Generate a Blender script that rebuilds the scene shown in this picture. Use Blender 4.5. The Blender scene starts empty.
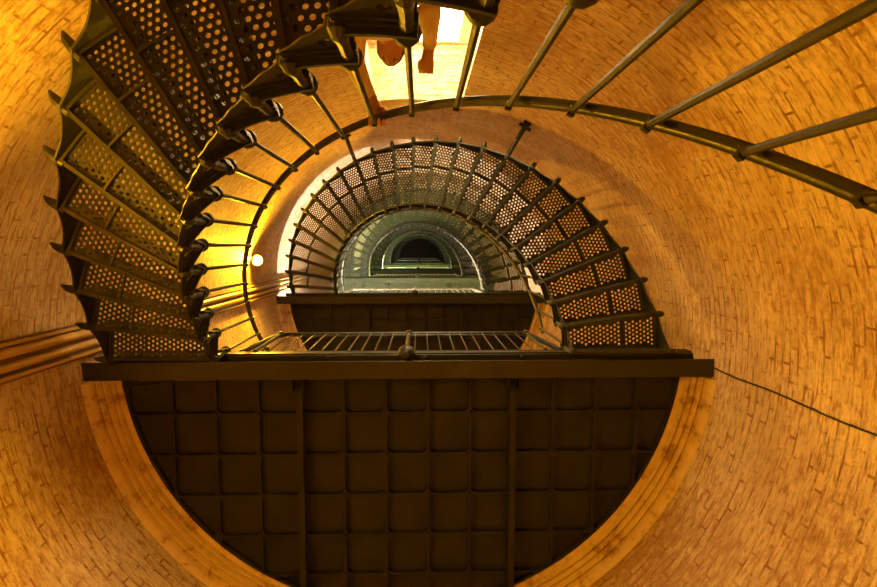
import bpy, bmesh, math, random
from mathutils import Vector, Matrix, noise
from mathutils.geometry import delaunay_2d_cdt
C = bpy.context.scene.collection
PI = math.pi
random.seed(4)
# ------------------------------------------------------------------ dimensions
HL = 5.986                 # height of one storey
LAND_DROP = 0.25           # underside of the girder below the deck
DZ = HL/25                 # riser
DLT = 0.128                # angle of one step
E0 = 0.131
R_IN, R_OUT, R_RAIL, R_KNOB = 1.50, 2.33, 1.54, 1.50     # first flight
UPPER = (1.445, 2.27, 1.465, 1.445)                       # the flights above it
WX, WY, WR = 0.03, -0.105, 2.56   # centre and inner radius of the tower
LEVELS = 7
TOP = HL*(LEVELS+1)
CAM = Vector((0.171, -0.880, 1.279))
def D(k): return HL*k
def L(k): return HL*k - LAND_DROP

# ------------------------------------------------------------------ materials
def newmat(name):
    m = bpy.data.materials.new(name); m.use_nodes = True
    nt = m.node_tree; nt.nodes.clear()
    return m, nt, nt.nodes, nt.links
def N(ns, t, **kw):
    n = ns.new(t)
    for k, v in kw.items(): setattr(n, k, v)
    return n
def ramp(ns, stops, interp='LINEAR'):
    r = ns.new('ShaderNodeValToRGB'); r.color_ramp.interpolation = interp
    el = r.color_ramp.elements
    while len(el) > 1: el.remove(el[-1])
    el[0].position = stops[0][0]; el[0].color = stops[0][1]
    for p, c in stops[1:]:
        e = el.new(p); e.color = c
    return r
def g(v): return (v, v, v, 1)
def mixc(ns, ls, fac, a, b, mode='MIX'):
    m = ns.new('ShaderNodeMix'); m.data_type = 'RGBA'; m.blend_type = mode
    for sock, v in ((m.inputs[0], fac), (m.inputs[6], a), (m.inputs[7], b)):
        if hasattr(v, 'is_output'): ls.new(v, sock)
        else: sock.default_value = v
    return m.outputs[2]
def brick_mat():
    m, nt, ns, ls = newmat('painted brick')
    out = N(ns, 'ShaderNodeOutputMaterial'); b = N(ns, 'ShaderNodeBsdfPrincipled')
    ls.new(b.outputs[0], out.inputs[0])
    uv = N(ns, 'ShaderNodeUVMap'); 
    # wobble of the courses
    nz = N(ns, 'ShaderNodeTexNoise'); nz.inputs['Scale'].default_value = 2.2; nz.inputs['Detail'].default_value = 3
    ls.new(uv.outputs[0], nz.inputs['Vector'])
    va = N(ns, 'ShaderNodeVectorMath', operation='SCALE'); va.inputs['Scale'].default_value = .028
    sb = N(ns, 'ShaderNodeVectorMath', operation='SUBTRACT'); sb.inputs[1].default_value = (.5, .5, .5)
    ls.new(nz.outputs['Color'], sb.inputs[0]); ls.new(sb.outputs[0], va.inputs[0])
    ad = N(ns, 'ShaderNodeVectorMath', operation='ADD'); ls.new(uv.outputs[0], ad.inputs[0]); ls.new(va.outputs[0], ad.inputs[1])
    br = N(ns, 'ShaderNodeTexBrick')
    br.inputs['Scale'].default_value = 1; br.inputs['Mortar Size'].default_value = .010
    br.inputs['Mortar Smooth'].default_value = .35; br.inputs['Brick Width'].default_value = .225
    br.inputs['Row Height'].default_value = .078
    br.inputs['Color1'].default_value = g(1); br.inputs['Color2'].default_value = g(.8); br.inputs['Mortar'].default_value = g(0)
    ls.new(ad.outputs[0], br.inputs['Vector'])
    # where the paint has gone from the joints
    n2 = N(ns, 'ShaderNodeTexNoise'); n2.inputs['Scale'].default_value = 3.4; n2.inputs['Detail'].default_value = 8; n2.inputs['Roughness'].default_value = .68
    ls.new(uv.outputs[0], n2.inputs['Vector'])
    r2 = ramp(ns, [(.40, g(.15)), (.52, g(1))]); ls.new(n2.outputs['Fac'], r2.inputs[0])
    mpb = N(ns, 'ShaderNodeMapping'); mpb.inputs['Scale'].default_value = (4.5, 9, 1); ls.new(uv.outputs[0], mpb.inputs['Vector'])
    n2b = N(ns, 'ShaderNodeTexNoise'); n2b.inputs['Scale'].default_value = 1; n2b.inputs['Detail'].default_value = 6; n2b.inputs['Roughness'].default_value = .75
    ls.new(mpb.outputs[0], n2b.inputs['Vector'])
    r2b = ramp(ns, [(.44, g(.06)), (.56, g(1))]); ls.new(n2b.outputs['Fac'], r2b.inputs[0])
    mo0 = N(ns, 'ShaderNodeMath', operation='MULTIPLY'); ls.new(r2b.outputs[0], mo0.inputs[0]); ls.new(r2.outputs[0], mo0.inputs[1])
    mo = N(ns, 'ShaderNodeMath', operation='MULTIPLY'); ls.new(br.outputs['Fac'], mo.inputs[0]); ls.new(mo0.outputs[0], mo.inputs[1])
    # short scars stretched along the courses
    mp = N(ns, 'ShaderNodeMapping'); mp.inputs['Scale'].default_value = (8, 40, 1); ls.new(ad.outputs[0], mp.inputs['Vector'])
    n3 = N(ns, 'ShaderNodeTexNoise'); n3.inputs['Scale'].default_value = 1; n3.inputs['Detail'].default_value = 5; n3.inputs['Roughness'].default_value = .6
    ls.new(mp.outputs[0], n3.inputs['Vector'])
    r3 = ramp(ns, [(.545, g(0)), (.63, g(1))]); ls.new(n3.outputs['Fac'], r3.inputs[0])
    n4 = N(ns, 'ShaderNodeTexNoise'); n4.inputs['Scale'].default_value = 1.1; n4.inputs['Detail'].default_value = 4
    ls.new(uv.outputs[0], n4.inputs['Vector'])
    base = ramp(ns, [(.3, (.58, .41, .20, 1)), (.5, (.80, .60, .35, 1)), (.72, (.92, .74, .50, 1))]); ls.new(n4.outputs['Fac'], base.inputs[0])
    n5 = N(ns, 'ShaderNodeTexNoise'); n5.inputs['Scale'].default_value = 14; n5.inputs['Detail'].default_value = 6; n5.inputs['Roughness'].default_value = .7
    ls.new(mp.outputs[0], n5.inputs['Vector']); n5.inputs['Scale'].default_value = 1.7
    r5 = ramp(ns, [(.35, g(.62)), (.62, g(1))]); ls.new(n5.outputs['Fac'], r5.inputs[0])
    c1 = mixc(ns, ls, .55, base.outputs[0], br.outputs['Color'], 'MULTIPLY')
    c0 = mixc(ns, ls, br.outputs['Fac'], c1, base.outputs[0])
    c2 = mixc(ns, ls, .8, c0, r5.outputs[0], 'MULTIPLY')
    mo2 = N(ns, 'ShaderNodeMath', operation='MULTIPLY'); mo2.inputs[1].default_value = .95; ls.new(mo.outputs[0], mo2.inputs[0])
    c3 = mixc(ns, ls, mo2.outputs[0], c2, (.22, .08, .025, 1))
    sc = N(ns, 'ShaderNodeMath', operation='MULTIPLY'); sc.inputs[1].default_value = .78; ls.new(r3.outputs[0], sc.inputs[0])
    c4 = mixc(ns, ls, sc.outputs[0], c3, (.30, .11, .03, 1))
    mpm = N(ns, 'ShaderNodeMapping'); mpm.inputs['Scale'].default_value = (6, 11, 1); ls.new(uv.outputs[0], mpm.inputs['Vector'])
    n6 = N(ns, 'ShaderNodeTexNoise'); n6.inputs['Scale'].default_value = 1.6; n6.inputs['Detail'].default_value = 9; n6.inputs['Roughness'].default_value = .78
    ls.new(mpm.outputs[0], n6.inputs['Vector'])
    n7 = N(ns, 'ShaderNodeTexNoise'); n7.inputs['Scale'].default_value = .8; n7.inputs['Detail'].default_value = 3
    ls.new(uv.outputs[0], n7.inputs['Vector'])
    sm = N(ns, 'ShaderNodeMath', operation='MULTIPLY_ADD'); sm.inputs[1].default_value = .45; ls.new(n7.outputs['Fac'], sm.inputs[0]); ls.new(n6.outputs['Fac'], sm.inputs[2])
    r6 = ramp(ns, [(.70, g(0)), (.84, g(.75))]); ls.new(sm.outputs[0], r6.inputs[0])
    c5 = mixc(ns, ls, r6.outputs[0], c4, (.34, .16, .045, 1))
    ls.new(c5, b.inputs['Base Color']); b.inputs['Roughness'].default_value = .62
    hh = N(ns, 'ShaderNodeMath', operation='SUBTRACT'); hh.inputs[0].default_value = 1; ls.new(br.outputs['Fac'], hh.inputs[1])
    h2 = N(ns, 'ShaderNodeMath', operation='SUBTRACT'); ls.new(hh.outputs[0], h2.inputs[0]); ls.new(sc.outputs[0], h2.inputs[1])
    h3 = N(ns, 'ShaderNodeMath', operation='ADD'); ls.new(h2.outputs[0], h3.inputs[0]); ls.new(n2.outputs['Fac'], h3.inputs[1])
    bp = N(ns, 'ShaderNodeBump'); bp.inputs['Strength'].default_value = .5; bp.inputs['Distance'].default_value = .012
    ls.new(h3.outputs[0], bp.inputs['Height']); ls.new(bp.outputs[0], b.inputs['Normal'])
    return m
def plaster_mat():
    m, nt, ns, ls = newmat('painted corbel')
    out = N(ns, 'ShaderNodeOutputMaterial'); b = N(ns, 'ShaderNodeBsdfPrincipled'); ls.new(b.outputs[0], out.inputs[0])
    tc = N(ns, 'ShaderNodeTexCoord')
    n = N(ns, 'ShaderNodeTexNoise'); n.inputs['Scale'].default_value = 7; n.inputs['Detail'].default_value = 8; n.inputs['Roughness'].default_value = .7
    ls.new(tc.outputs['Object'], n.inputs['Vector'])
    r = ramp(ns, [(.36, (.36, .18, .07, 1)), (.46, (.64, .46, .26, 1)), (.7, (.78, .59, .37, 1))]); ls.new(n.outputs['Fac'], r.inputs[0])
    ls.new(r.outputs[0], b.inputs['Base Color']); b.inputs['Roughness'].default_value = .6
    bp = N(ns, 'ShaderNodeBump'); bp.inputs['Strength'].default_value = .4; bp.inputs['Distance'].default_value = .01
    ls.new(n.outputs['Fac'], bp.inputs['Height']); ls.new(bp.outputs[0], b.inputs['Normal'])
    return m
def iron_mat(name, c1, c2, rough=.42, metal=.25, scale=9, bump=.35, spec=.5):
    m, nt, ns, ls = newmat(name)
    out = N(ns, 'ShaderNodeOutputMaterial'); b = N(ns, 'ShaderNodeBsdfPrincipled'); ls.new(b.outputs[0], out.inputs[0])
    tc = N(ns, 'ShaderNodeTexCoord')
    n = N(ns, 'ShaderNodeTexNoise'); n.inputs['Scale'].default_value = scale; n.inputs['Detail'].default_value = 7; n.inputs['Roughness'].default_value = .7
    ls.new(tc.outputs['Object'], n.inputs['Vector'])
    r = ramp(ns, [(.3, c1), (.7, c2)]); ls.new(n.outputs['Fac'], r.inputs[0])
    ls.new(r.outputs[0], b.inputs['Base Color'])
    rr = ramp(ns, [(.3, g(rough+.15)), (.7, g(rough-.08))]); ls.new(n.outputs['Fac'], rr.inputs[0])
    ls.new(rr.outputs[0], b.inputs['Roughness']); b.inputs['Metallic'].default_value = metal; b.inputs['Specular IOR Level'].default_value = spec
    n2 = N(ns, 'ShaderNodeTexNoise'); n2.inputs['Scale'].default_value = scale*6; n2.inputs['Detail'].default_value = 3
    ls.new(tc.outputs['Object'], n2.inputs['Vector'])
    bp = N(ns, 'ShaderNodeBump'); bp.inputs['Strength'].default_value = bump; bp.inputs['Distance'].default_value = .004
    ls.new(n2.outputs['Fac'], bp.inputs['Height']); ls.new(bp.outputs[0], b.inputs['Normal'])
    return m
def flat_mat(name, col, rough=.6, metal=0, var=.15, scale=12):
    return iron_mat(name, tuple(c*(1-var) for c in col[:3])+(1,), tuple(min(1, c*(1+var)) for c in col[:3])+(1,), rough, metal, scale, .15)
def emit_mat(name, col, s):
    m, nt, ns, ls = newmat(name)
    out = N(ns, 'ShaderNodeOutputMaterial'); e = N(ns, 'ShaderNodeEmission')
    e.inputs[0].default_value = col; e.inputs[1].default_value = s; ls.new(e.outputs[0], out.inputs[0])
    return m
def glass_mat():
    m, nt, ns, ls = newmat('window glass')
    out = N(ns, 'ShaderNodeOutputMaterial'); t = N(ns, 'ShaderNodeBsdfTransparent'); gl = N(ns, 'ShaderNodeBsdfGlossy')
    gl.inputs['Roughness'].default_value = .03;     mx = N(ns, 'ShaderNodeMixShader'); mx.inputs[0].default_value = .08; ls.new(t.outputs[0], mx.inputs[1]); ls.new(gl.outputs[0], mx.inputs[2])
    ls.new(mx.outputs[0], out.inputs[0]); return m
M = {}
M['brick'] = brick_mat(); M['corbel'] = plaster_mat()
M['iron'] = iron_mat('dark green painted iron', (.010, .011, .006, 1), (.027, .028, .013, 1), .42, .05)
M['tread'] = iron_mat('perforated tread iron', (.027, .026, .011, 1), (.060, .053, .022, 1), .55, .0, 7, .35, .25)
M['rail'] = iron_mat('handrail iron', (.014, .014, .007, 1), (.036, .032, .017, 1), .38, .05, 14)
M['girder'] = iron_mat('girder iron', (.013, .013, .009, 1), (.024, .023, .016, 1), .42, .0, 6)
M['deck'] = iron_mat('cast deck iron', (.016, .014, .012, 1), (.030, .026, .021, 1), .55, .0, 5, .8, .22)
M['casing'] = flat_mat('casing paint', (.55, .36, .13), .35)
M['casing_dark'] = flat_mat('casing board', (.16, .08, .03), .6)
M['cable'] = flat_mat('cable rubber', (.02, .018, .015), .5)
M['stone'] = flat_mat('floor stone', (.35, .30, .24), .5)
M['white'] = flat_mat('window paint', (.8, .8, .76), .4)
M['green'] = iron_mat('iron with green light painted in', (.050, .066, .017, 1), (.095, .115, .030, 1), .5, 0, 6, .4, .3)  # brighter light on some upper landings, put into the iron's colour
M['lit_rail'] = iron_mat('handrail with highlights painted in', (.42, .43, .34, 1), (.66, .66, .54, 1), .3, .3, 14)  # pale colour stands in for lit highlights on the upper rails
M['dark_rail'] = M['rail']; M['dark_tread'] = M['tread']; M['dark_deck'] = M['deck']; M['dark_girder'] = M['girder']
M['lit_tread'] = iron_mat('treads with green light painted in', (.030, .040, .012, 1), (.062, .080, .024, 1), .5, 0, 6, .4, .3)  # third flight's treads: same iron, light painted in as lighter green
M['brass'] = flat_mat('lamp base', (.25, .2, .12), .4, .6)
M['glass'] = glass_mat()

# ------------------------------------------------------------------ mesh helpers
def build(name, bm, mat, parent=None, smooth=False, bevel=0):
    bmesh.ops.recalc_face_normals(bm, faces=bm.faces[:])
    me = bpy.data.meshes.new(name); bm.to_mesh(me); bm.free()
    me.materials.append(mat)
    if smooth:
        for p in me.polygons: p.use_smooth = True
        me.set_sharp_from_angle(angle=math.radians(38))
    o = bpy.data.objects.new(name, me); C.objects.link(o)
    if parent: o.parent = parent
    if bevel:
        b = o.modifiers.new('bevel', 'BEVEL'); b.width = bevel; b.segments = 2; b.limit_method = 'ANGLE'
    return o
def empty(name, loc=(0, 0, 0)):
    o = bpy.data.objects.new(name, None); o.location = loc; o.empty_display_size = .2; C.objects.link(o); return o
def tag(o, label=None, cat=None, group=None, kind=None):
    if label: o['label'] = label
    if cat: o['category'] = cat
    if group: o['group'] = group
    if kind: o['kind'] = kind
    return o
def box(bm, x0, x1, y0, y1, z0, z1, mat=None):
    v = [bm.verts.new(p) for p in ((x0,y0,z0),(x1,y0,z0),(x1,y1,z0),(x0,y1,z0),(x0,y0,z1),(x1,y0,z1),(x1,y1,z1),(x0,y1,z1))]
    for f in ((0,3,2,1),(4,5,6,7),(0,1,5,4),(1,2,6,5),(2,3,7,6),(3,0,4,7)): bm.faces.new([v[i] for i in f])
    if mat is not None:
        for q in v: q.co = mat @ q.co
def tube(bm, pts, r, n=10, caps=True, squash=1.0):
    """sweep a circle of radius r (number or list) along points"""
    pts = [Vector(p) for p in pts]; rings = []
    up = None
    for i, p in enumerate(pts):
        t = (pts[min(i+1, len(pts)-1)] - pts[max(i-1, 0)]).normalized()
        if up is None:
            up = Vector((0, 0, 1)) if abs(t.z) < .9 else Vector((1, 0, 0))
        a = t.cross(up).normalized(); b = a.cross(t).normalized(); up = b
        rr = r[i] if isinstance(r, (list, tuple)) else r
        rings.append([bm.verts.new(p + a*rr*math.cos(2*PI*j/n) + b*rr*squash*math.sin(2*PI*j/n)) for j in range(n)])
    for A, B in zip(rings, rings[1:]):
        for j in range(n): bm.faces.new((A[j], A[(j+1) % n], B[(j+1) % n], B[j]))
    if caps:
        bm.faces.new(rings[0]); bm.faces.new(rings[-1])
def lathe(bm, prof, cx=0, cy=0, n=14, axis='z'):
    rings = []
    for r, z in prof:
        if r < 1e-5: rings.append([bm.verts.new((cx, cy, z))]); continue
        rings.append([bm.verts.new((cx+r*math.cos(2*PI*j/n), cy+r*math.sin(2*PI*j/n), z)) for j in range(n)])
    for A, B in zip(rings, rings[1:]):
        for j in range(n):
            k = (j+1) % n
            f = []
            for v in (A[j % len(A)], A[k % len(A)], B[k % len(B)], B[j % len(B)]):
                if v not in f: f.append(v)
            if len(f) > 2: bm.faces.new(f)
def polar(r, th, z=0): return Vector((r*math.cos(th), -r*math.sin(th), z))
def plate_holes(bm, outer, holes, z0, z1, xf=None, keep=None):
    """flat plate between z0 and z1 with the given outline and holes; xf maps (u,v,w) to a point"""
    vs = []; es = []
    def addloop(lp):
        s = len(vs)
        for p in lp: vs.append(Vector((p[0], p[1])))
        for i in range(len(lp)): es.append((s+i, s+(i+1) % len(lp)))
        return s
    addloop(outer)
    cents = []
    for h in holes: addloop(h)
    nv, ne, nf, ov, oe, of = delaunay_2d_cdt(vs, es, [], 1, 1e-6)
    def inside(pt, poly):
        c = False; j = len(poly)-1
        for i in range(len(poly)):
            xi, yi = poly[i][0], poly[i][1]; xj, yj = poly[j][0], poly[j][1]
            if (yi > pt[1]) != (yj > pt[1]) and pt[0] < (xj-xi)*(pt[1]-yi)/(yj-yi)+xi: c = not c
            j = i
        return c
    boxes = [(min(p[0] for p in h), max(p[0] for p in h), min(p[1] for p in h), max(p[1] for p in h), h) for h in holes]
    fs = []
    for f in nf:
        c = sum((nv[i] for i in f), Vector((0, 0)))/len(f)
        if not inside(c, outer): continue
        if any(b[0] < c.x < b[1] and b[2] < c.y < b[3] and inside(c, b[4]) for b in boxes): continue
        fs.append(f)
    xf = xf or (lambda u, v, w: Vector((u, v, w)))
    T = [bm.verts.new(xf(p.x, p.y, z1)) for p in nv]; B = [bm.verts.new(xf(p.x, p.y, z0)) for p in nv]
    cnt = {}
    for f in fs:
        bm.faces.new([T[i] for i in f]); bm.faces.new([B[i] for i in reversed(f)])
        for a, b in zip(f, list(f[1:])+[f[0]]):
            k = (min(a, b), max(a, b)); cnt.setdefault(k, []).append((a, b))
    for k, l in cnt.items():
        if len(l) == 1:
            a, b = l[0]; bm.faces.new((T[b], T[a], B[a], B[b]))
    for v in [v for v in bm.verts if not v.link_faces]: bm.verts.remove(v)
def ring_poly(cx, cy, r, n=8, ph=.3927): return [(cx+r*math.cos(ph+2*PI*i/n), cy+r*math.sin(ph+2*PI*i/n)) for i in range(n)]

# ------------------------------------------------------------------ tower shell
def wall_pt(th, r, z): return Vector((WX + r*math.cos(th), WY - r*math.sin(th), z))
WIN_Z0, WIN_Z1 = 5.60, 8.25
wth0 = math.acos((.66-WX)/WR); wth1 = math.acos((-.36-WX)/WR)      # window jambs
def tower_wall():
    ths = [wth1 + i*(2*PI+wth0-wth1)/180 for i in range(181)] + [wth0 + (wth1-wth0)*i/12 for i in range(1, 12)]
    ths_in = ths; n = len(ths)
    zs = [0, 2, 4, WIN_Z0, WIN_Z1] + [10+4*i for i in range(10)] + [TOP+.2]
    bm = bmesh.new(); uvl = bm.loops.layers.uv.new('UVMap')
    for r, flip in ((WR, 0), (WR+.75, 1)):
        V = [[bm.verts.new(wall_pt(t, r, z)) for t in ths] for z in zs]
        for j in range(len(zs)-1):
            for i in range(n):
                k = (i+1) % n
                iswin = i >= 180 and abs(zs[j]-WIN_Z0) < 1e-6
                if iswin: continue
                f = bm.faces.new((V[j][i], V[j][k], V[j+1][k], V[j+1][i]))
                t0 = ths[i]; t1 = ths[i] + ((ths[k]-ths[i]) % (2*PI))
                for lp, (t, z) in zip(f.loops, ((t0, zs[j]), (t1, zs[j]), (t1, zs[j+1]), (t0, zs[j+1]))):
                    lp[uvl].uv = (t*WR, z)
    me = bpy.data.meshes.new('wall_tower'); 
    bm.to_mesh(me); bm.free(); me.materials.append(M['brick'])
    for p in me.polygons: p.use_smooth = True
    o = bpy.data.objects.new('wall_tower', me); C.objects.link(o); tag(o, kind='structure')
    # window reveal: jambs, head, sill
    bm = bmesh.new(); uvl = bm.loops.layers.uv.new('UVMap')
    K = 12
    tt = [wth0 + (wth1-wth0)*i/K for i in range(K+1)]
    def q(a, b, c, d):
        f = bm.faces.new([bm.verts.new(p) for p in (a, b, c, d)])
        for lp in f.loops:
            p = lp.vert.co; lp[uvl].uv = (p.x + p.y, p.z + p.y)
    for i in range(K):
        for z in (WIN_Z0, WIN_Z1):
            q(wall_pt(tt[i], WR-.001, z), wall_pt(tt[i+1], WR-.001, z), wall_pt(tt[i+1], WR+.75, z), wall_pt(tt[i], WR+.75, z))
    for t in (tt[0], tt[-1]):
        q(wall_pt(t, WR-.001, WIN_Z0), wall_pt(t, WR+.75, WIN_Z0), wall_pt(t, WR+.75, WIN_Z1), wall_pt(t, WR-.001, WIN_Z1))
    me = bpy.data.meshes.new('trim_9'); bm.to_mesh(me); bm.free(); me.materials.append(M['brick'])
    o = bpy.data.objects.new('trim_9', me); C.objects.link(o); tag(o, kind='structure')
tower_wall()
def window():
    x0, x1 = -.36, .66; y = WY-WR-.69
    e = empty('window_1', ((x0+x1)/2, y, WIN_Z0)); tag(e, kind='structure')
    cx = (x0+x1)/2
    bm = bmesh.new(); w = (x1-x0)/2+.10; h = WIN_Z1-WIN_Z0
    box(bm, -w, -w+.14, -.04, .04, 0, h); box(bm, w-.14, w, -.04, .04, 0, h)
    box(bm, -w+.14, w-.14, -.04, .04, 0, .07); box(bm, -w+.14, w-.14, -.04, .04, h-.07, h)
    build('window_frame', bm, M['white'], e)
    bm = bmesh.new(); box(bm, -w+.14, w-.14, -.004, .004, .07, h-.07); build('pane', bm, M['glass'], e)
window()
def disc(name, z0, z1, r, mat):
    bm = bmesh.new(); n = 96
    a = [bm.verts.new(wall_pt(2*PI*i/n, r, z0)) for i in range(n)]; b = [bm.verts.new(wall_pt(2*PI*i/n, r, z1)) for i in range(n)]
    bm.faces.new(a); bm.faces.new(b)
    for i in range(n): bm.faces.new((a[i], a[(i+1) % n], b[(i+1) % n], b[i]))
    return tag(build(name, bm, mat), kind='structure')
disc('floor', -.15, 0, WR+.75, M['stone'])
disc('ceiling', TOP, TOP+.2, WR+.75, M['deck'])

# corbel rings under every landing
def corbel():
    prof = [(WR+.10, .22), (2.37, .205), (2.362, .165), (2.400, .158), (2.402, .118), (2.412, .106), (2.428, .112), (2.438, .128), (2.442, .084), (2.452, .072), (2.466, .078), (2.474, .092),
            (2.478, .044), (2.488, .032), (2.502, .038), (2.510, .050), (2.514, .004), (2.530, -.02), (2.552, -.04), (2.575, -.06), (WR+.10, -.08)]
    bm = bmesh.new(); n = 72; a0, a1 = -math.asin(.30/2.45), -PI+math.asin(.30/2.45)
    rings = []
    for i in range(n+1):
        t = a0 + (a1-a0)*i/n
        rings.append([bm.verts.new((r*math.cos(t), -r*math.sin(t), z)) for r, z in prof])
    m = len(prof)
    for A, B in zip(rings, rings[1:]):
        for j in range(m): bm.faces.new((A[j], A[(j+1) % m], B[(j+1) % m], B[j]))
    bm.faces.new(rings[0]); bm.faces.new(rings[-1])
    o = build('trim_1', bm, M['corbel'], smooth=True); o.location = (WX, WY, L(1)); tag(o, kind='structure')
    for k in range(2, LEVELS+1):
        c = o.copy(); c.name = 'trim_%d' % k; c.location = (WX, WY, L(k)); C.objects.link(c)
corbel()

# ------------------------------------------------------------------ one step of the stair, built about the axis
PITCH = .0372
def tread_mesh():
    bm = bmesh.new()
    A = DLT
    ra, rb = R_IN-.005, R_OUT-.06; rc = ra+.64*(rb-ra)
    # outline of the wedge in (x,y), with y = -r sin
    na = 6
    outer = [tuple(polar(rb, A*i/na)[:2]) for i in range(na+1)] + [tuple(polar(ra, A*(na-i)/na)[:2]) for i in range(na+1)]
    holes = []
    mid = A/2; ux = Vector((math.cos(mid), -math.sin(mid))); uy = Vector((math.sin(mid), math.cos(mid)))
    hr = .0121
    nr = int((rb-ra)/(PITCH*.866))
    for i in range(nr+1):
        r = ra + .030 + i*PITCH*.866
        if r > rb-.022: break
        if abs(r-rc) < .014: continue
        half = r*math.tan(A/2) - .027
        for j in range(-8, 9):
            t = (j + (.5 if i % 2 else 0))*PITCH
            if abs(t) > half: continue
            c = ux*r + uy*t
            holes.append(ring_poly(c.x, c.y, hr, 8))
    plate_holes(bm, outer, holes, -.006, .006)
    # frame ribs under the plate: radial at both edges, one across at two thirds of the width
    for th, w in ((0.004, .016), (A-.003, .012)):
        Rz = Matrix.Rotation(-th, 4, 'Z')
        box(bm, ra, R_OUT-.04, -w/2, w/2, -.026, .004, Rz)
    for r, w, d in ((rc, .012, .028), (rb-.006, .016, .03)):
        pts = [polar(r, .006+(A-.012)*i/4) for i in range(5)]
        for a, b in zip(pts, pts[1:]):
            dv = (b-a); Mx = Matrix.Translation(a) @ Matrix.Rotation(math.atan2(dv.y, dv.x), 4, 'Z')
            box(bm, 0, dv.length, -w/2, w/2, -d, -.002, Mx)
    return bm
def riser_mesh():
    bm = bmesh.new(); ra, rb = R_IN, R_OUT-.06; h = DZ
    outer = [(ra, -h+.006), (rb, -h+.006), (rb, -.01), (ra, -.01)]
    holes = []
    for i in range(46):
        r = ra+.03+i*PITCH*.866
        if r > rb-.02: break
        for j in range(6):
            z = -h+.045 + (j + (.5 if i % 2 else 0))*PITCH
            if z > -.04: continue
            holes.append(ring_poly(r, z, .0110, 6, 0))
    plate_holes(bm, outer, holes, -.004, .004, xf=lambda u, v, w: Vector((u, w, v)))
    box(bm, ra, rb+.05, -.014, .014, -h-.012, -h+.012)      # foot bead of the riser
    tube(bm, [(ra, .012, -.004), (rb+.03, .012, -.004)], .012, 8)         # rounded nosing
    return bm
def bracket_mesh():
    """triangular string panel with a pierced eye and the moulded end of the tread"""
    bm = bmesh.new(); r = R_IN-.012
    S = r*DLT; h = DZ
    outer = [(0, -h-.01), (.025, -h-.018), (S*.22, -h*.80), (S*.42, -h*.62), (S*.62, -h*.50), (S*.82, -h*.30), (S+.012, -.035), (S+.012, 0), (0, 0)]
    eye = ring_poly(S*.30, -h*.32, .022, 10)
    def cyl(u, v, w):
        t = u/r; return Vector(((r+w)*math.cos(t), -(r+w)*math.sin(t), v))
    plate_holes(bm, outer, [eye], -.003, .003, xf=cyl)
    # stepped moulding along the top, overhanging the well
    for dr, hh, z in ((.022, .018, -.006), (.040, .018, .016), (.030, .014, .034), (.014, .016, -.026)):
        pts = [(-.03+(S+.04)*i/5)/r for i in range(6)]
        vs = []
        for t in pts:
            vs.append([bm.verts.new(((r+q)*math.cos(t), -(r+q)*math.sin(t), zz)) for q, zz in ((.012, z-hh/2), (-dr, z-hh/2), (-dr, z+hh/2), (.012, z+hh/2))])
        for a, b in zip(vs, vs[1:]):
            for j in range(4): bm.faces.new((a[j], a[(j+1) % 4], b[(j+1) % 4], b[j]))
        bm.faces.new(vs[0]); bm.faces.new(vs[-1])
    # scrolled foot below the nosing
    tube(bm, [((r-.010), 0, .0), ((r-.022), 0, -.06), ((r-.016), 0, -.13), ((r-.024), 0, -.20), ((r-.010), 0, -h-.03)], [.024, .018, .022, .028, .012], 8)
    tube(bm, [(r+.02, 0, -h), (r-.03, 0, -h-.004), (r-.05, 0, -h+.008)], [.020, .026, .012], 8)
    return bm
HOOK = .075
def outer_mesh():
    """outer string panel, scalloped, and the hooked end of the nosing"""
    bm = bmesh.new(); r = R_OUT-.045; S = r*DLT; h = DZ
    def cyl(u, v, w):
        t = u/r; return Vector(((r+w)*math.cos(t), -(r+w)*math.sin(t), v))
    low = [(S*i/8, -h + (h)*(i/8) - .05 + .045*math.sin(PI*i/8)) for i in range(9)]
    plate_holes(bm, low + [(S, .02), (0, .02)], [], -.006, .006, xf=cyl)
    # hook
    z = -h
    tube(bm, [(R_OUT-.08, 0, z+.0), (R_OUT-.02, 0, z-.004), (R_OUT+HOOK*.2, 0, z-.006), (R_OUT+HOOK*.5, .003, z-.004), (R_OUT+HOOK, .008, z+.010)],
         [.026, .030, .026, .020, .008], 8)
    tube(bm, [(R_OUT-.06, 0, z), (R_OUT-.03, 0, z+.12), (R_OUT-.045, 0, -.01)], [.018, .014, .016], 6)
    return bm
def baluster_mesh(h):
    bm = bmesh.new(); lathe(bm, [(0, -.0), (.0125, 0), (.0125, h*.5), (.0115, h-.03), (.014, h-.02), (.014, h), (0, h)], n=8)
    box(bm, -.02, .014, -.012, .012, h-.012, h+.012)
    return bm
def knob_mesh():
    bm = bmesh.new()
    lathe(bm, [(0, -.135), (.010, -.132), (.018, -.115), (.012, -.10), (.028, -.08), (.036, -.06), (.024, -.045), (.024, -.01), (.040, .0), (.044, .015), (.038, .035), (.022, .045), (.022, .06), (.013, .07), (0, .07)], n=12)
    return bm
KZ = .10                                        # knob above the tread
BAL_H = (1.713-.56)-.04-KZ-.03
def spiral(off, th): return .56 + off + (th-E0)/DLT*DZ    # tread level at angle th relative to L(m)

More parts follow.
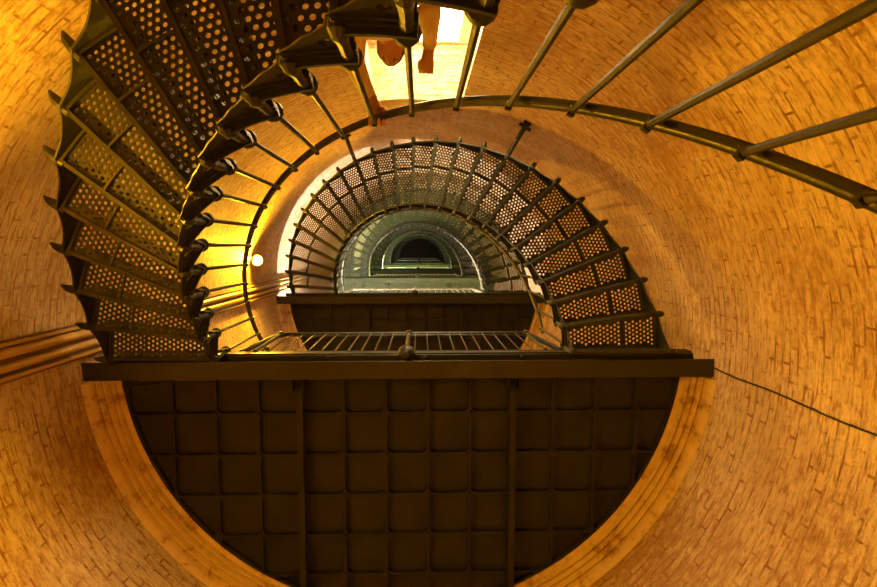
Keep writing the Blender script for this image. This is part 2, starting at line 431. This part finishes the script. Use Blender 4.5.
META = {}
def polarflight(m):
    global R_IN, R_OUT, R_RAIL, R_KNOB, HOOK
    if m in (2, 3): META.clear(); M['tread'] = M['lit_tread'] if m == 2 else M['dark_tread']
    if m == 2: M['rail'] = M['lit_rail']
    if m == 1:
        R_IN, R_OUT, R_RAIL, R_KNOB = UPPER; HOOK = .030; META.clear()
def make_flight(m, phase=0.0):
    """flight rising from landing m to landing m+1, root at the stair axis"""
    root = empty('stair_flight', (0, 0, L(m)))
    polarflight(m)
    first = not META
    if first:
        META['tread'] = build('tread', tread_mesh(), M['tread'])
        META['riser'] = build('riser', riser_mesh(), M['tread'])
        META['bracket'] = build('string_bracket', bracket_mesh(), M['iron'], smooth=False)
        META['outer'] = build('outer_hook', outer_mesh(), M['iron'])
        META['baluster'] = build('baluster', baluster_mesh(BAL_H), M['rail'], smooth=True)
        META['knob'] = build('knob', knob_mesh(), M['iron'], smooth=True)
        for o in META.values(): C.objects.unlink(o)
    def put(key, parent):
        c = META[key].copy(); C.objects.link(c); c.parent = parent; return c
    for k in range(-1, 24):
        th = E0 + phase + k*DLT; z = spiral(0, th)
        t = put('tread', root); t.location = (0, 0, z); t.rotation_euler = (0, 0, -th)
        if not (m == 0 and k == -1) : put('riser', t)
        put('bracket', t); put('outer', t)
    for k in range(-1, 25):
        th = E0 + phase + k*DLT; z = spiral(0, th) if k < 24 else spiral(0, th)-DZ*.6
        p = polar(R_KNOB, th + .004, z + KZ)
        b = put('baluster', root); b.location = p
        if k == 24: b.location.z = spiral(0, th)+KZ
        b.rotation_euler = (0, 0, -th)
        kn = put('knob', b)
    # hand rail: flat-bottomed bar under a rounded cap
    bm = bmesh.new(); th0, th1 = E0+phase-1.2*DLT, E0+phase+24.35*DLT
    n = 130; pts = []; pts2 = []
    for i in range(n+1):
        th = th0+(th1-th0)*i/n; z = 1.713 + (th-E0)/DLT*DZ
        pts.append(polar(R_RAIL, th, z+.012)); pts2.append(polar(R_RAIL, th, z-.014))
    tube(bm, pts, .021, 10); tube(bm, pts2, .015, 6)
    e = pts[-1]
    build('handrail', bm, M['rail'], root, smooth=True)
    return root
FL_LABEL = [
 'lowest and largest iron spiral stair flight, cropped by the upper left edge of the photo',
 'perforated iron stair flight arching above the first landing, orange wall all around it',
 'green-lit stair flight seen inside the well of the second landing',
 'dark stair flight seen above the third landing in the well',
 'small stair flight above the fourth landing with a bright curved rail',
 'tiny stair flight above the fifth landing near the centre of the well',
 'topmost stair flight, the smallest at the dark centre of the well']
for m in range(LEVELS):
    f = make_flight(m, .0686 if m == 0 else 0)
    tag(f, FL_LABEL[m], 'staircase', 'stair flights winding up the tower')
    if m in (2, 3): META.clear(); M['tread'] = M['lit_tread'] if m == 2 else M['dark_tread']
    if m == 2: M['rail'] = M['lit_rail']
    if m == 1:
        for th in (E0+7*DLT, E0+14*DLT):      # ties to the wall
            z = spiral(0, th)-DZ
            bm = bmesh.new(); p0 = polar(R_OUT-.06, th, z); d = polar(1, th)
            t = 2.70 - R_OUT
            # distance to the wall along d
            for s in range(400):
                q = polar(R_OUT+s*.002, th)
                if (Vector((q.x-WX, q.y-WY))).length > WR: break
            p1 = polar(R_OUT+s*.002, th, z)
            tube(bm, [p0, p1], .028, 8)
            Mx = Matrix.Translation(p1) @ Matrix.Rotation(-th, 4, 'Z')
            box(bm, -.075, -.045, -.075, .075, -.02, .02, Mx); box(bm, -.075, -.045, -.02, .02, -.075, .075, Mx)
            box(bm, -.03, .03, -.045, .045, -.045, .045, Mx)
            build('wall_tie', bm, M['iron'], f)

# ------------------------------------------------------------------ landings
def clip(poly, inside, inter):
    out = []
    for i in range(len(poly)):
        a, b = poly[i], poly[(i+1) % len(poly)]
        ia, ib = inside(a), inside(b)
        if ia: out.append(a)
        if ia != ib: out.append(inter(a, b))
    return out
def clip_circle(poly, R):
    ins = lambda p: (p[0]-WX)**2 + (p[1]-WY)**2 <= R*R
    def inter(a, b):
        lo, hi = 0., 1.; ia = ins(a)
        for _ in range(30):
            m = (lo+hi)/2; p = (a[0]+(b[0]-a[0])*m, a[1]+(b[1]-a[1])*m)
            if ins(p) == ia: lo = m
            else: hi = m
        return (a[0]+(b[0]-a[0])*lo, a[1]+(b[1]-a[1])*lo)
    return clip(poly, ins, inter)
CELL = .355; GX0 = -.13; GY0 = .52
def deck_mesh():
    bm = bmesh.new(); R = 2.42
    y0 = 0.0
    a = math.asin((y0-WY)/R)
    outer = [(WX+R*math.cos(t), WY+R*math.sin(t)) for t in [a+(PI-2*a)*i/72 for i in range(73)]]
    outer2 = outer
    vs = []
    # top slab
    plate_holes(bm, outer2, [], -.03, 0)
    holes = []
    rr = .045; w = CELL/2-.009
    def rsq(cx, cy):
        pts = []
        for qx, qy, a0 in ((1, 1, 0), (-1, 1, PI/2), (-1, -1, PI), (1, -1, 1.5*PI)):
            for i in range(4):
                t = a0 + i*PI/6
                pts.append((cx+qx*(w-rr)+rr*math.cos(t), cy+qy*(w-rr)+rr*math.sin(t)))
        return pts
    for i in range(-8, 9):
        for j in range(-2, 8):
            cx, cy = GX0+(i+.5)*CELL, GY0+(j-.5)*CELL
            p = rsq(cx, cy)
            p = clip(p, lambda q: q[1] >= .10, lambda a, b: (a[0]+(b[0]-a[0])*((.10-a[1])/(b[1]-a[1])), .10))
            if len(p) < 3: continue
            p = clip_circle(p, 2.345)
            if len(p) < 3: continue
            ar = abs(sum(p[k][0]*p[(k+1) % len(p)][1]-p[(k+1) % len(p)][0]*p[k][1] for k in range(len(p))))/2
            if ar < .004: continue
            # drop duplicate points
            q = [p[0]]
            for s in p[1:]:
                if (s[0]-q[-1][0])**2+(s[1]-q[-1][1])**2 > 1e-7: q.append(s)
            if (q[0][0]-q[-1][0])**2+(q[0][1]-q[-1][1])**2 < 1e-7: q.pop()
            holes.append(q)
    plate_holes(bm, outer2, holes, -.075, -.0301)
    for i in range(-8, 9):
        for j in range(0, 8):
            x, y = GX0+i*CELL, GY0+j*CELL
            if (x-WX)**2+(y-WY)**2 < 2.2**2: lathe(bm, [(0, -.086), (.016, -.086), (.022, -.074)], x, y, 10)
    return bm
def ibeam(bm, x0, x1, yc, z0, z1, w, axis='x', t=.014):
    parts = [(-w/2, w/2, z0, z0+t), (-w/2, w/2, z1-t, z1), (-t/2, t/2, z0+t, z1-t)]
    for a, b, c, d in parts:
        if axis == 'x': box(bm, x0, x1, yc+a, yc+b, c, d)
        else: box(bm, yc+a, yc+b, x0, x1, c, d)
M['rail'] = M['dark_rail']
LM = {}
def make_landing(k):
    if k == 2: M['rail'] = M['lit_rail']; LM.clear()
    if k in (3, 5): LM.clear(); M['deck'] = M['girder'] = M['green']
    if k in (4, 6): LM.clear(); M['deck'] = M['dark_deck']; M['girder'] = M['dark_girder']
    root = empty('landing_platform', (0, 0, D(k)))
    def part(key, name, fn, mat, parent=root, smooth=False, loc=(0, 0, 0), bevel=0):
        if key in LM:
            o = LM[key].copy(); C.objects.link(o); o.name = name; o.parent = parent
        else:
            o = build(name, fn(), mat, parent, smooth, bevel); LM[key] = o
        if key.startswith('joist'): o.data.materials[0] = M['deck']
        o.location = loc; return o
    part('deck', 'deck_plate', deck_mesh, M['deck'])
    def girder():
        bm = bmesh.new()
        hx = WR-.02
        box(bm, WX-hx-.02, WX+hx+.0, .040, .186, -LAND_DROP, -LAND_DROP+.016)
        box(bm, WX-hx+.02, WX+hx-.04, .105, .121, -LAND_DROP+.016, -.09)
        box(bm, WX-2.45, WX+2.45, .06, .166, -.09, -.076)
        # the closed channel on the stair side
        box(bm, WX-2.40, WX+2.42, .0, .03, -.11, -.031); box(bm, WX-2.40, WX+2.42, .012, .06, -.14, -.11)
        for x in (-2.2, -1.4, -.6, .2, 1.0, 1.8): lathe(bm, [(0, -.155), (.014, -.152), (.017, -.14)], x, .035, 8)
        return bm
    part('girder', 'girder', girder, M['girder'], bevel=.003)
    for x in (-.84, .935):
        def joist(x=x):
            bm = bmesh.new(); yl = math.sqrt(2.38**2-(x-WX)**2)+WY
            ibeam(bm, .19, yl, 0, -.135, -.076, .05, 'y', .010)
            box(bm, -.05, -.04, .19, .30, -.2, -.08); box(bm, .04, .05, .19, .30, -.2, -.08); box(bm, -.05, .05, .186, .20, -.21, -.08)
            for y in (.22, .27): lathe(bm, [(0, -.15), (.01, -.148), (.012, -.135)], 0, y, 8)
            return bm
        part('joist%.1f' % x, 'joist', joist, M['girder'], loc=(x, 0, 0))
    # guard rail along the well
    rail_x, rz = 1.235, .92
    def rail():
        bm = bmesh.new()
        tube(bm, [(-rail_x, 0, rz), (rail_x, 0, rz)], .019, 10)
        tube(bm, [(-rail_x, .0, rz-.11), (rail_x, .0, rz-.11)], .009, 6)
        for s in (-1, 1):
            tube(bm, [(s*rail_x, 0, rz), (s*1.30, .02, rz-.15), (s*1.40, .05, rz-.48), (s*1.43, .06, rz-.66)], [.021, .024, .026, .026], 10)
            lathe(bm, [(0, rz-.05), (.03, rz-.04), (.034, rz), (.03, rz+.04), (0, rz+.05)], s*rail_x, 0, 10)
            tube(bm, [(s*rail_x, 0, 0), (s*rail_x, 0, rz)], .016, 8)
        return bm
    part('grail', 'guard_rail', rail, M['rail'], smooth=True)
    def gb():
        bm = bmesh.new(); tube(bm, [(0, 0, .0), (0, 0, rz)], .0065, 6); return bm
    n = 21
    for i in range(n):
        x = -rail_x + (i+1)*2*rail_x/(n+1)
        if i == 10: continue
        part('gb', 'guard_baluster', gb, M['rail'], smooth=True, loc=(x, 0, 0))
    def newel():
        bm = bmesh.new()
        lathe(bm, [(0, -.03), (.020, -.03), (.020, rz*.5), (.016, rz-.04), (.034, rz-.03), (.040, rz), (.03, rz+.03), (0, rz+.04)], n=12)
        return bm
    nw = part('newel', 'newel_post', newel, M['rail'], smooth=True, loc=(.045, 0, 0))
    def drop():
        bm = bmesh.new()
        lathe(bm, [(0, -.205), (.026, -.203), (.030, -.195), (.050, -.185), (.072, -.15), (.074, -.12), (.060, -.085), (.034, -.07), (.03, -.03), (0, -.03)], n=8)
        lathe(bm, [(0, -.225), (.018, -.222), (.02, -.20)], n=6)
        return bm
    part('drop', 'knob', drop, M['girder'], parent=nw, smooth=True)
    return root
LA_LABEL = ['half-round iron landing nearest the viewer, square coffers under it, filling the bottom of the photo',
 'iron landing seen through the well just above the nearest one, with a dark coffered underside',
 'landing with a brightly lit green underside, third one up the well',
 'dark landing with a pale guard rail, fourth one up the well',
 'small landing toned green as if lit, fifth one up the well',
 'tiny landing with a pale rail, sixth one up the well',
 'farthest and smallest landing at the centre of the well']
for k in range(1, LEVELS+1):
    tag(make_landing(k), LA_LABEL[k-1], 'landing', 'half-round landings up the tower')

# ------------------------------------------------------------------ pipe casing on the left wall, cable on the right
def casing():
    root = empty('pipe_casing', (0, 0, 0))
    def strip(name, y0, y1, dep, roundness=0, mat=M['casing']):
        bm = bmesh.new(); n = 8 if roundness else 1; rows = []
        for i in range(n+1):
            y = y0+(y1-y0)*i/n
            x_w = WX-math.sqrt(WR**2-(y-WY)**2)
            d = dep*(math.sin(PI*i/n)**.5 if roundness else 1)+.004
            rows.append((x_w+.0, x_w+d, y))
        for z in (0.02, TOP-.02): pass
        lo = [bm.verts.new((b, y, .0)) for a, b, y in rows] + [bm.verts.new((a-.01, y, .0)) for a, b, y in reversed(rows)]
        hi = [bm.verts.new(v.co+Vector((0, 0, TOP))) for v in lo]
        bm.faces.new(lo); bm.faces.new(hi)
        for i in range(len(lo)):
            j = (i+1) % len(lo); bm.faces.new((lo[i], lo[j], hi[j], hi[i]))
        return build(name, bm, mat, root, smooth=True)
    strip('backing_board', -.275, .0, .018, 0, M['casing_dark'])
    strip('edge_moulding', -.265, -.245, .045)
    strip('pipe', -.235, -.155, .06, 1)
    strip('pipe', -.135, -.065, .05, 1)
    strip('edge_moulding', -.045, -.022, .045)
    tag(root, 'moulded vertical pipe casing running up the brick wall at the left', 'pipe casing')
casing()
bm = bmesh.new()
yc = .115; xc = WX+math.sqrt(WR**2-(yc-WY)**2)-.008
pts = []
for i in range(40):
    z = (L(1)+.06)*i/39; pts.append((xc+.002*math.sin(i*1.7), yc+.006*math.sin(i*.9), z))
tube(bm, pts, .0065, 6)
tag(build('electric_cable', bm, M['cable'], smooth=True), 'thin black cable dropping down the orange wall from the right end of the nearest landing', 'cable')

# ------------------------------------------------------------------ two lamps on the left wall; the others unseen, added for their light
LAMP = {}
cols = [((1, .485, .012, 1), 5400), ((1, .50, .020, 1), 5300), ((1, .93, .80, 1), 17000), ((.85, 1, .45, 1), 2200), ((.80, 1, .60, 1), 16000), ((.8, .9, .6, 1), 900), ((.75, 1, .75, 1), 3000), ((.9, .9, .7, 1), 900)]
def lamp(x, y, z, col, s, label, r=.05, cap=False):
    d = Vector((x-WX, y-WY)); ang = math.atan2(d.y, d.x)
    e = empty('wall_or_fill_lamp', (x, y, z)); e.rotation_euler = (0, 0, ang)
    t = WR - d.length
    def base():
        bm = bmesh.new(); lathe(bm, [(0, 0), (.065, 0), (.07, .015), (.05, .03), (.028, .04), (.028, t-.03), (.0, t-.03)], n=14)
        for v in bm.verts: v.co = Vector((t - v.co.z, v.co.x, v.co.y))
        return bm
    build('lamp_base', base(), M['brass'], e, smooth=True)
    if cap:
        bm = bmesh.new(); lathe(bm, [(0, .078), (.02, .076), (.06, .060), (.078, .034), (.074, .034), (.056, .054), (.02, .068), (0, .070)], n=24)
        build('shade_cap', bm, M['brass'], e, smooth=True)
    bm = bmesh.new(); bmesh.ops.create_icosphere(bm, subdivisions=3, radius=r)
    bm.verts.ensure_lookup_table()
    o = build('bulb', bm, emit_mat('bulb glow', col, s), e, smooth=True)
    return e
LL = ['wall lamp beside the pipe casing on the ground storey, outside the left edge',
      'bright bare bulb wall lamp glowing on the left wall between the first and second landings',
      'added fill lamp hidden behind the second landing', 'added fill lamp hidden behind the third landing', 'added fill lamp hidden behind the fourth landing',
      'added fill lamp hidden behind the fifth landing', 'added fill lamp hidden behind the sixth landing', 'added fill lamp, unseen below the tower ceiling']
for k in range(LEVELS+1):
    z = D(k)+3.90
    lx, ly = (-2.33, -.67) if k < 2 else (-1.95, 1.30)
    if k > 1: z = D(k)+.55  # upper lamps are added out of view to light the well
    tag(lamp(lx, ly, z, cols[k][0], cols[k][1], '', r=.042, cap=k < 2), LL[k], 'lamp', 'wall lamps up the tower')
tag(lamp(1.3, 2.0, 1.2, (1, .42, .012, 1), 300, '', .06), 'added fill lamp low on the ground storey, unseen behind the viewer', 'lamp')  # fill light added out of view to even out the lower walls


# ------------------------------------------------------------------ person at the rail
M['skin'] = flat_mat('skin', (.50, .24, .13), .55, 0, .08)
M['shirt'] = flat_mat('tan shirt', (.78, .62, .40), .8, 0, .08, 30)
M['trousers'] = flat_mat('dark trousers', (.07, .06, .06), .85, 0, .15, 30)
M['hair'] = flat_mat('brown hair', (.09, .045, .02), .7, 0, .3, 60)
M['eye'] = flat_mat('eye', (.20, .14, .10), .3)
M['shoe'] = flat_mat('shoe leather', (.05, .035, .025), .5, 0, .2)
def skin_bm(verts, edges, root=0, sub=2):
    """tapered closed limb pieces along a skeleton (melted into one surface afterwards)"""
    bm = bmesh.new()
    for a, b in edges:
        (p, r), (q, t) = verts[a], verts[b]
        p = Vector(p); q = Vector(q); d = (q-p).normalized(); pts = []; rs = []
        for k in range(6):
            an = PI/2*k/5.0; pts.append(p - d*r*math.cos(an)); rs.append(max(r*math.sin(an), r*.06))
        for k in range(1, 4): pts.append(p.lerp(q, k/4)); rs.append(r+(t-r)*k/4)
        for k in range(6):
            an = PI/2*k/5.0; pts.append(q + d*t*math.sin(an)); rs.append(max(t*math.cos(an), t*.06))
        tube(bm, pts, rs, 16)
    return bm
def melt(o, voxel, smooth=6):
    """union of the overlapping closed pieces of o as one continuous surface"""
    r = o.modifiers.new('merge', 'REMESH'); r.mode = 'VOXEL'; r.voxel_size = voxel; r.use_smooth_shade = True
    if smooth:
        q = o.modifiers.new('soften', 'SMOOTH'); q.iterations = smooth; q.factor = .5
    dg = bpy.context.evaluated_depsgraph_get(); dg.update()
    em = bpy.data.meshes.new_from_object(o.evaluated_get(dg)); o.modifiers.clear(); o.data = em
    if not em.materials: em.materials.append(o.data.materials[0])
    return o
def add_bm(dst, src, mx=None):
    me = bpy.data.meshes.new('t'); src.to_mesh(me); src.free()
    if mx: me.transform(mx)
    dst.from_mesh(me); bpy.data.meshes.remove(me)
def make_person():
    fz0, fz1 = 3.080, 2.840                       # the two treads stood on
    root = empty('person', (0.02, -2.02, fz0))
    O = Vector(root.location)
    def W(*p): return Vector(p) - O
    pel = W(-.03, -2.10, 3.98)
    V = [(pel, .12), (W(-.03, -2.12, 4.14), .11), (W(-.03, -2.12, 4.32), .12), (W(-.03, -2.11, 4.44), .10), (W(-.02, -2.10, 4.52), .056), (W(-.008, -2.065, 4.70), .056),
         # left arm (to the rail)
         (W(-.18, -2.08, 4.45), .056), (W(-.17, -1.82, 4.30), .040), (W(-.090, -1.66, 4.275), .030), (W(-.056, -1.545, 4.268), .036),
         # right arm, bent up
         (W(.13, -2.09, 4.44), .056), (W(.22, -2.06, 4.22), .040), (W(.215, -1.93, 4.35), .030), (W(.200, -1.855, 4.415), .036),
         # legs
         (W(-.09, -2.08, 3.86), .088), (W(-.09, -1.99, 3.53), .058), (W(-.10, -2.07, fz0+.09), .038), (W(-.10, -1.99, fz0+.04), .036), (W(-.10, -1.90, fz0+.03), .028),
         (W(.08, -2.08, 3.84), .088), (W(.15, -1.98, 3.38), .058), (W(.16, -2.07, fz1+.09), .038), (W(.16, -1.99, fz1+.04), .036), (W(.16, -1.90, fz1+.03), .028)]
    E = [(0,1),(1,2),(2,3),(3,4),(4,5),(3,6),(6,7),(7,8),(8,9),(3,10),(10,11),(11,12),(12,13),(0,14),(14,15),(15,16),(16,17),(17,18),(0,19),(19,20),(20,21),(21,22),(22,23)]
    body = skin_bm(V, E)
    # hands: left one closed over the rail, right one loosely curled
    RY, RZ = -1.54, 4.218            # rail at the hand
    for i, dx in enumerate((-.040, -.016, .008, .031)):
        k = (.92, 1.05, 1.0, .82)[i]; x = -.052+dx
        pts = [W(x, RY-.045, RZ+.045), W(x, RY-.005, RZ+.052), W(x+.002, RY+.038, RZ+.022), W(x+.003, RY+.040, RZ-.014*k), W(x+.003, RY+.018, RZ-.040*k)]
        add_bm(body, skin_bm([(p, r) for p, r in zip(pts, (.0115, .010, .0095, .009, .008))], [(j, j+1) for j in range(4)], sub=1))
    add_bm(body, skin_bm([(W(-.07, RY-.05, RZ+.04), .013), (W(-.020, RY-.045, RZ+.018), .011), (W(-.012, RY-.030, RZ-.015), .010), (W(-.018, RY-.010, RZ-.036), .008)], [(0,1),(1,2),(2,3)], sub=1))
    HX, HY, HZ = .20, -1.875, 4.40
    for i, dx in enumerate((-.033, -.011, .011, .032)):
        k = (.85, 1., 1.05, .9)[i]; x = HX+dx
        pts = [W(x, HY, HZ), W(x, HY+.030, HZ+.030), W(x, HY+.040, HZ+.030+.03*k), W(x, HY+.020, HZ+.030+.045*k), W(x, HY+.005, HZ+.030+.035*k)]
        add_bm(body, skin_bm([(p, r) for p, r in zip(pts, (.0115, .010, .0095, .0085, .0075))], [(j, j+1) for j in range(4)], sub=1))
    add_bm(body, skin_bm([(W(HX-.01, HY-.015, HZ-.01), .012), (W(HX-.038, HY+.005, HZ+.01), .011), (W(HX-.040, HY+.02, HZ+.04), .009)], [(0,1),(1,2)], sub=1))
    # head
    hb = bmesh.new(); bmesh.ops.create_uvsphere(hb, u_segments=36, v_segments=26, radius=1)
    for v in hb.verts:
        x, y, z = v.co
        n = Vector((x*.076, y*.094, z*.112))
        if z < 0: n.x *= 1-.28*(-z); n.y *= 1-.10*(-z)
        f = max(0, y)
        # nose, brow, eye sockets, mouth, chin
        n.y += .026*math.exp(-((x/.14)**2 + ((z+.12)/.20)**2))*f
        n.y += .007*math.exp(-((z-.25)/.12)**2)*f*math.exp(-(x/.55)**2)
        for sx in (-.40, .40): n.y -= .013*math.exp(-(((x-sx)/.17)**2 + ((z-.05)/.12)**2))*f
        n.y += .008*math.exp(-((x/.30)**2 + ((z+.50)/.07)**2))*f
        n.y += .012*math.exp(-((x/.28)**2 + ((z+.86)/.16)**2))
        v.co = n
    for sx in (-1, 1):
        e = bmesh.new(); bmesh.ops.create_uvsphere(e, u_segments=12, v_segments=8, radius=1)
        for v in e.verts: v.co = Vector((sx*.074+v.co.x*.010, -.004+v.co.y*.018, -.005+v.co.z*.031))
        add_bm(hb, e)
    HM = Matrix.Translation(W(-.005, -2.05, 4.685)) @ Matrix.Rotation(-.35, 4, 'X') @ Matrix.Rotation(.12, 4, 'Z')
    add_bm(body, hb, HM)
    o = build('body', body, M['skin'], root, smooth=True)
    melt(o, .0045, 4)
    for sx in (-1, 1):
        e = bmesh.new(); bmesh.ops.create_uvsphere(e, u_segments=14, v_segments=10, radius=.0115)
        for v in e.verts: v.co = HM @ (v.co + Vector((sx*.031, .076, .006)))
        build('eye', e, M['eye'], root, smooth=True)
    # clothes
    T = [(W(-.03, -2.10, 3.90), .142), (W(-.03, -2.12, 4.14), .128), (W(-.03, -2.12, 4.32), .135), (W(-.03, -2.11, 4.44), .112), (W(-.022, -2.105, 4.49), .070),
         (W(-.185, -2.08, 4.455), .070), (W(-.175, -1.82, 4.295), .052), (W(-.100, -1.665, 4.272), .039),
         (W(.135, -2.09, 4.445), .070), (W(.225, -2.06, 4.215), .052), (W(.217, -1.945, 4.335), .039)]
    SH = build('shirt', skin_bm(T, [(0,1),(1,2),(2,3),(3,4),(3,5),(5,6),(6,7),(3,8),(8,9),(9,10)]), M['shirt'], root, smooth=True)
    melt(SH, .009, 8)
    G = [(W(-.03, -2.095, 3.96), .128), (W(-.02, -2.09, 3.90), .134), (W(-.09, -2.08, 3.86), .104), (W(-.09, -1.99, 3.53), .078), (W(-.10, -2.065, fz0+.05), .062),
         (W(.08, -2.08, 3.84), .104), (W(.15, -1.98, 3.38), .078), (W(.16, -2.065, fz1+.05), .062)]
    TR = build('trousers', skin_bm(G, [(0,1),(1,2),(2,3),(3,4),(1,5),(5,6),(6,7)]), M['trousers'], root, smooth=True)
    melt(TR, .010, 8)
    for x, z in ((-.10, fz0), (.16, fz1)):
        b = skin_bm([(W(x, -2.10, z+.045), .045), (W(x, -2.0, z+.05), .046), (W(x, -1.90, z+.04), .040), (W(x, -1.85, z+.035), .034)], [(0,1),(1,2),(2,3)])
        for v in b.verts: v.co.z = max(v.co.z, W(0, 0, z+.004).z)
        melt(build('shoe', b, M['shoe'], root, smooth=True), .007, 4)
    h = bmesh.new(); bmesh.ops.create_uvsphere(h, u_segments=32, v_segments=22, radius=1)
    bmesh.ops.delete(h, geom=[v for v in h.verts if v.co.z < -.62+.75*max(0, v.co.y)+.35*abs(v.co.x)*(v.co.y > -.1) or (v.co.y > .52 and v.co.z < .62)], context='VERTS')
    for v in h.verts:
        q = noise.noise(v.co*6)*.004; v.co = HM @ Vector((v.co.x*(.084+q), v.co.y*(.101+q)-.002, v.co.z*(.119+q)+.002))
    hr = build('hair', h, M['hair'], root, smooth=True)
    so = hr.modifiers.new('thickness', 'SOLIDIFY'); so.thickness = .008; so.offset = -1
    tag(root, 'person in a tan shirt leaning over the rail, one hand closed on it', 'person')
make_person()

# ------------------------------------------------------------------ sky, camera
w = bpy.data.worlds.new('World'); bpy.context.scene.world = w; w.use_nodes = True
bg = w.node_tree.nodes['Background']; bg.inputs[0].default_value = (1, .74, .34, 1); bg.inputs[1].default_value = 24.0
cam = bpy.data.cameras.new('Camera'); co = bpy.data.objects.new('Camera', cam); C.objects.link(co)
bpy.context.scene.camera = co
FPX, VX, VY = 560., 421.3, 246.5
cam.sensor_fit = 'HORIZONTAL'; cam.sensor_width = 36; cam.lens = FPX/877*36; cam.clip_start = .05; cam.clip_end = 200
zc = Vector((VX-438.5, VY-293.5, FPX)).normalized()          # world up in camera axes (right, down, forward)
xc_ = (Vector((1, 0, 0)) - zc[0]*zc).normalized(); yc_ = zc.cross(xc_)
right = Vector((xc_[0], yc_[0], zc[0])); down = Vector((xc_[1], yc_[1], zc[1])); fwd = Vector((xc_[2], yc_[2], zc[2]))
Rm = Matrix((right, -down, -fwd)).transposed()
co.matrix_world = Matrix.Translation(CAM) @ Rm.to_4x4()
sc = bpy.context.scene
sc.view_settings.view_transform = 'Standard'; sc.view_settings.look = 'None'; sc.view_settings.gamma = 1
sc.view_settings.exposure = 0.36; sc.view_settings.use_curve_mapping = False
sc.cycles.max_bounces = 8; sc.cycles.diffuse_bounces = 4; sc.cycles.transparent_max_bounces = 8
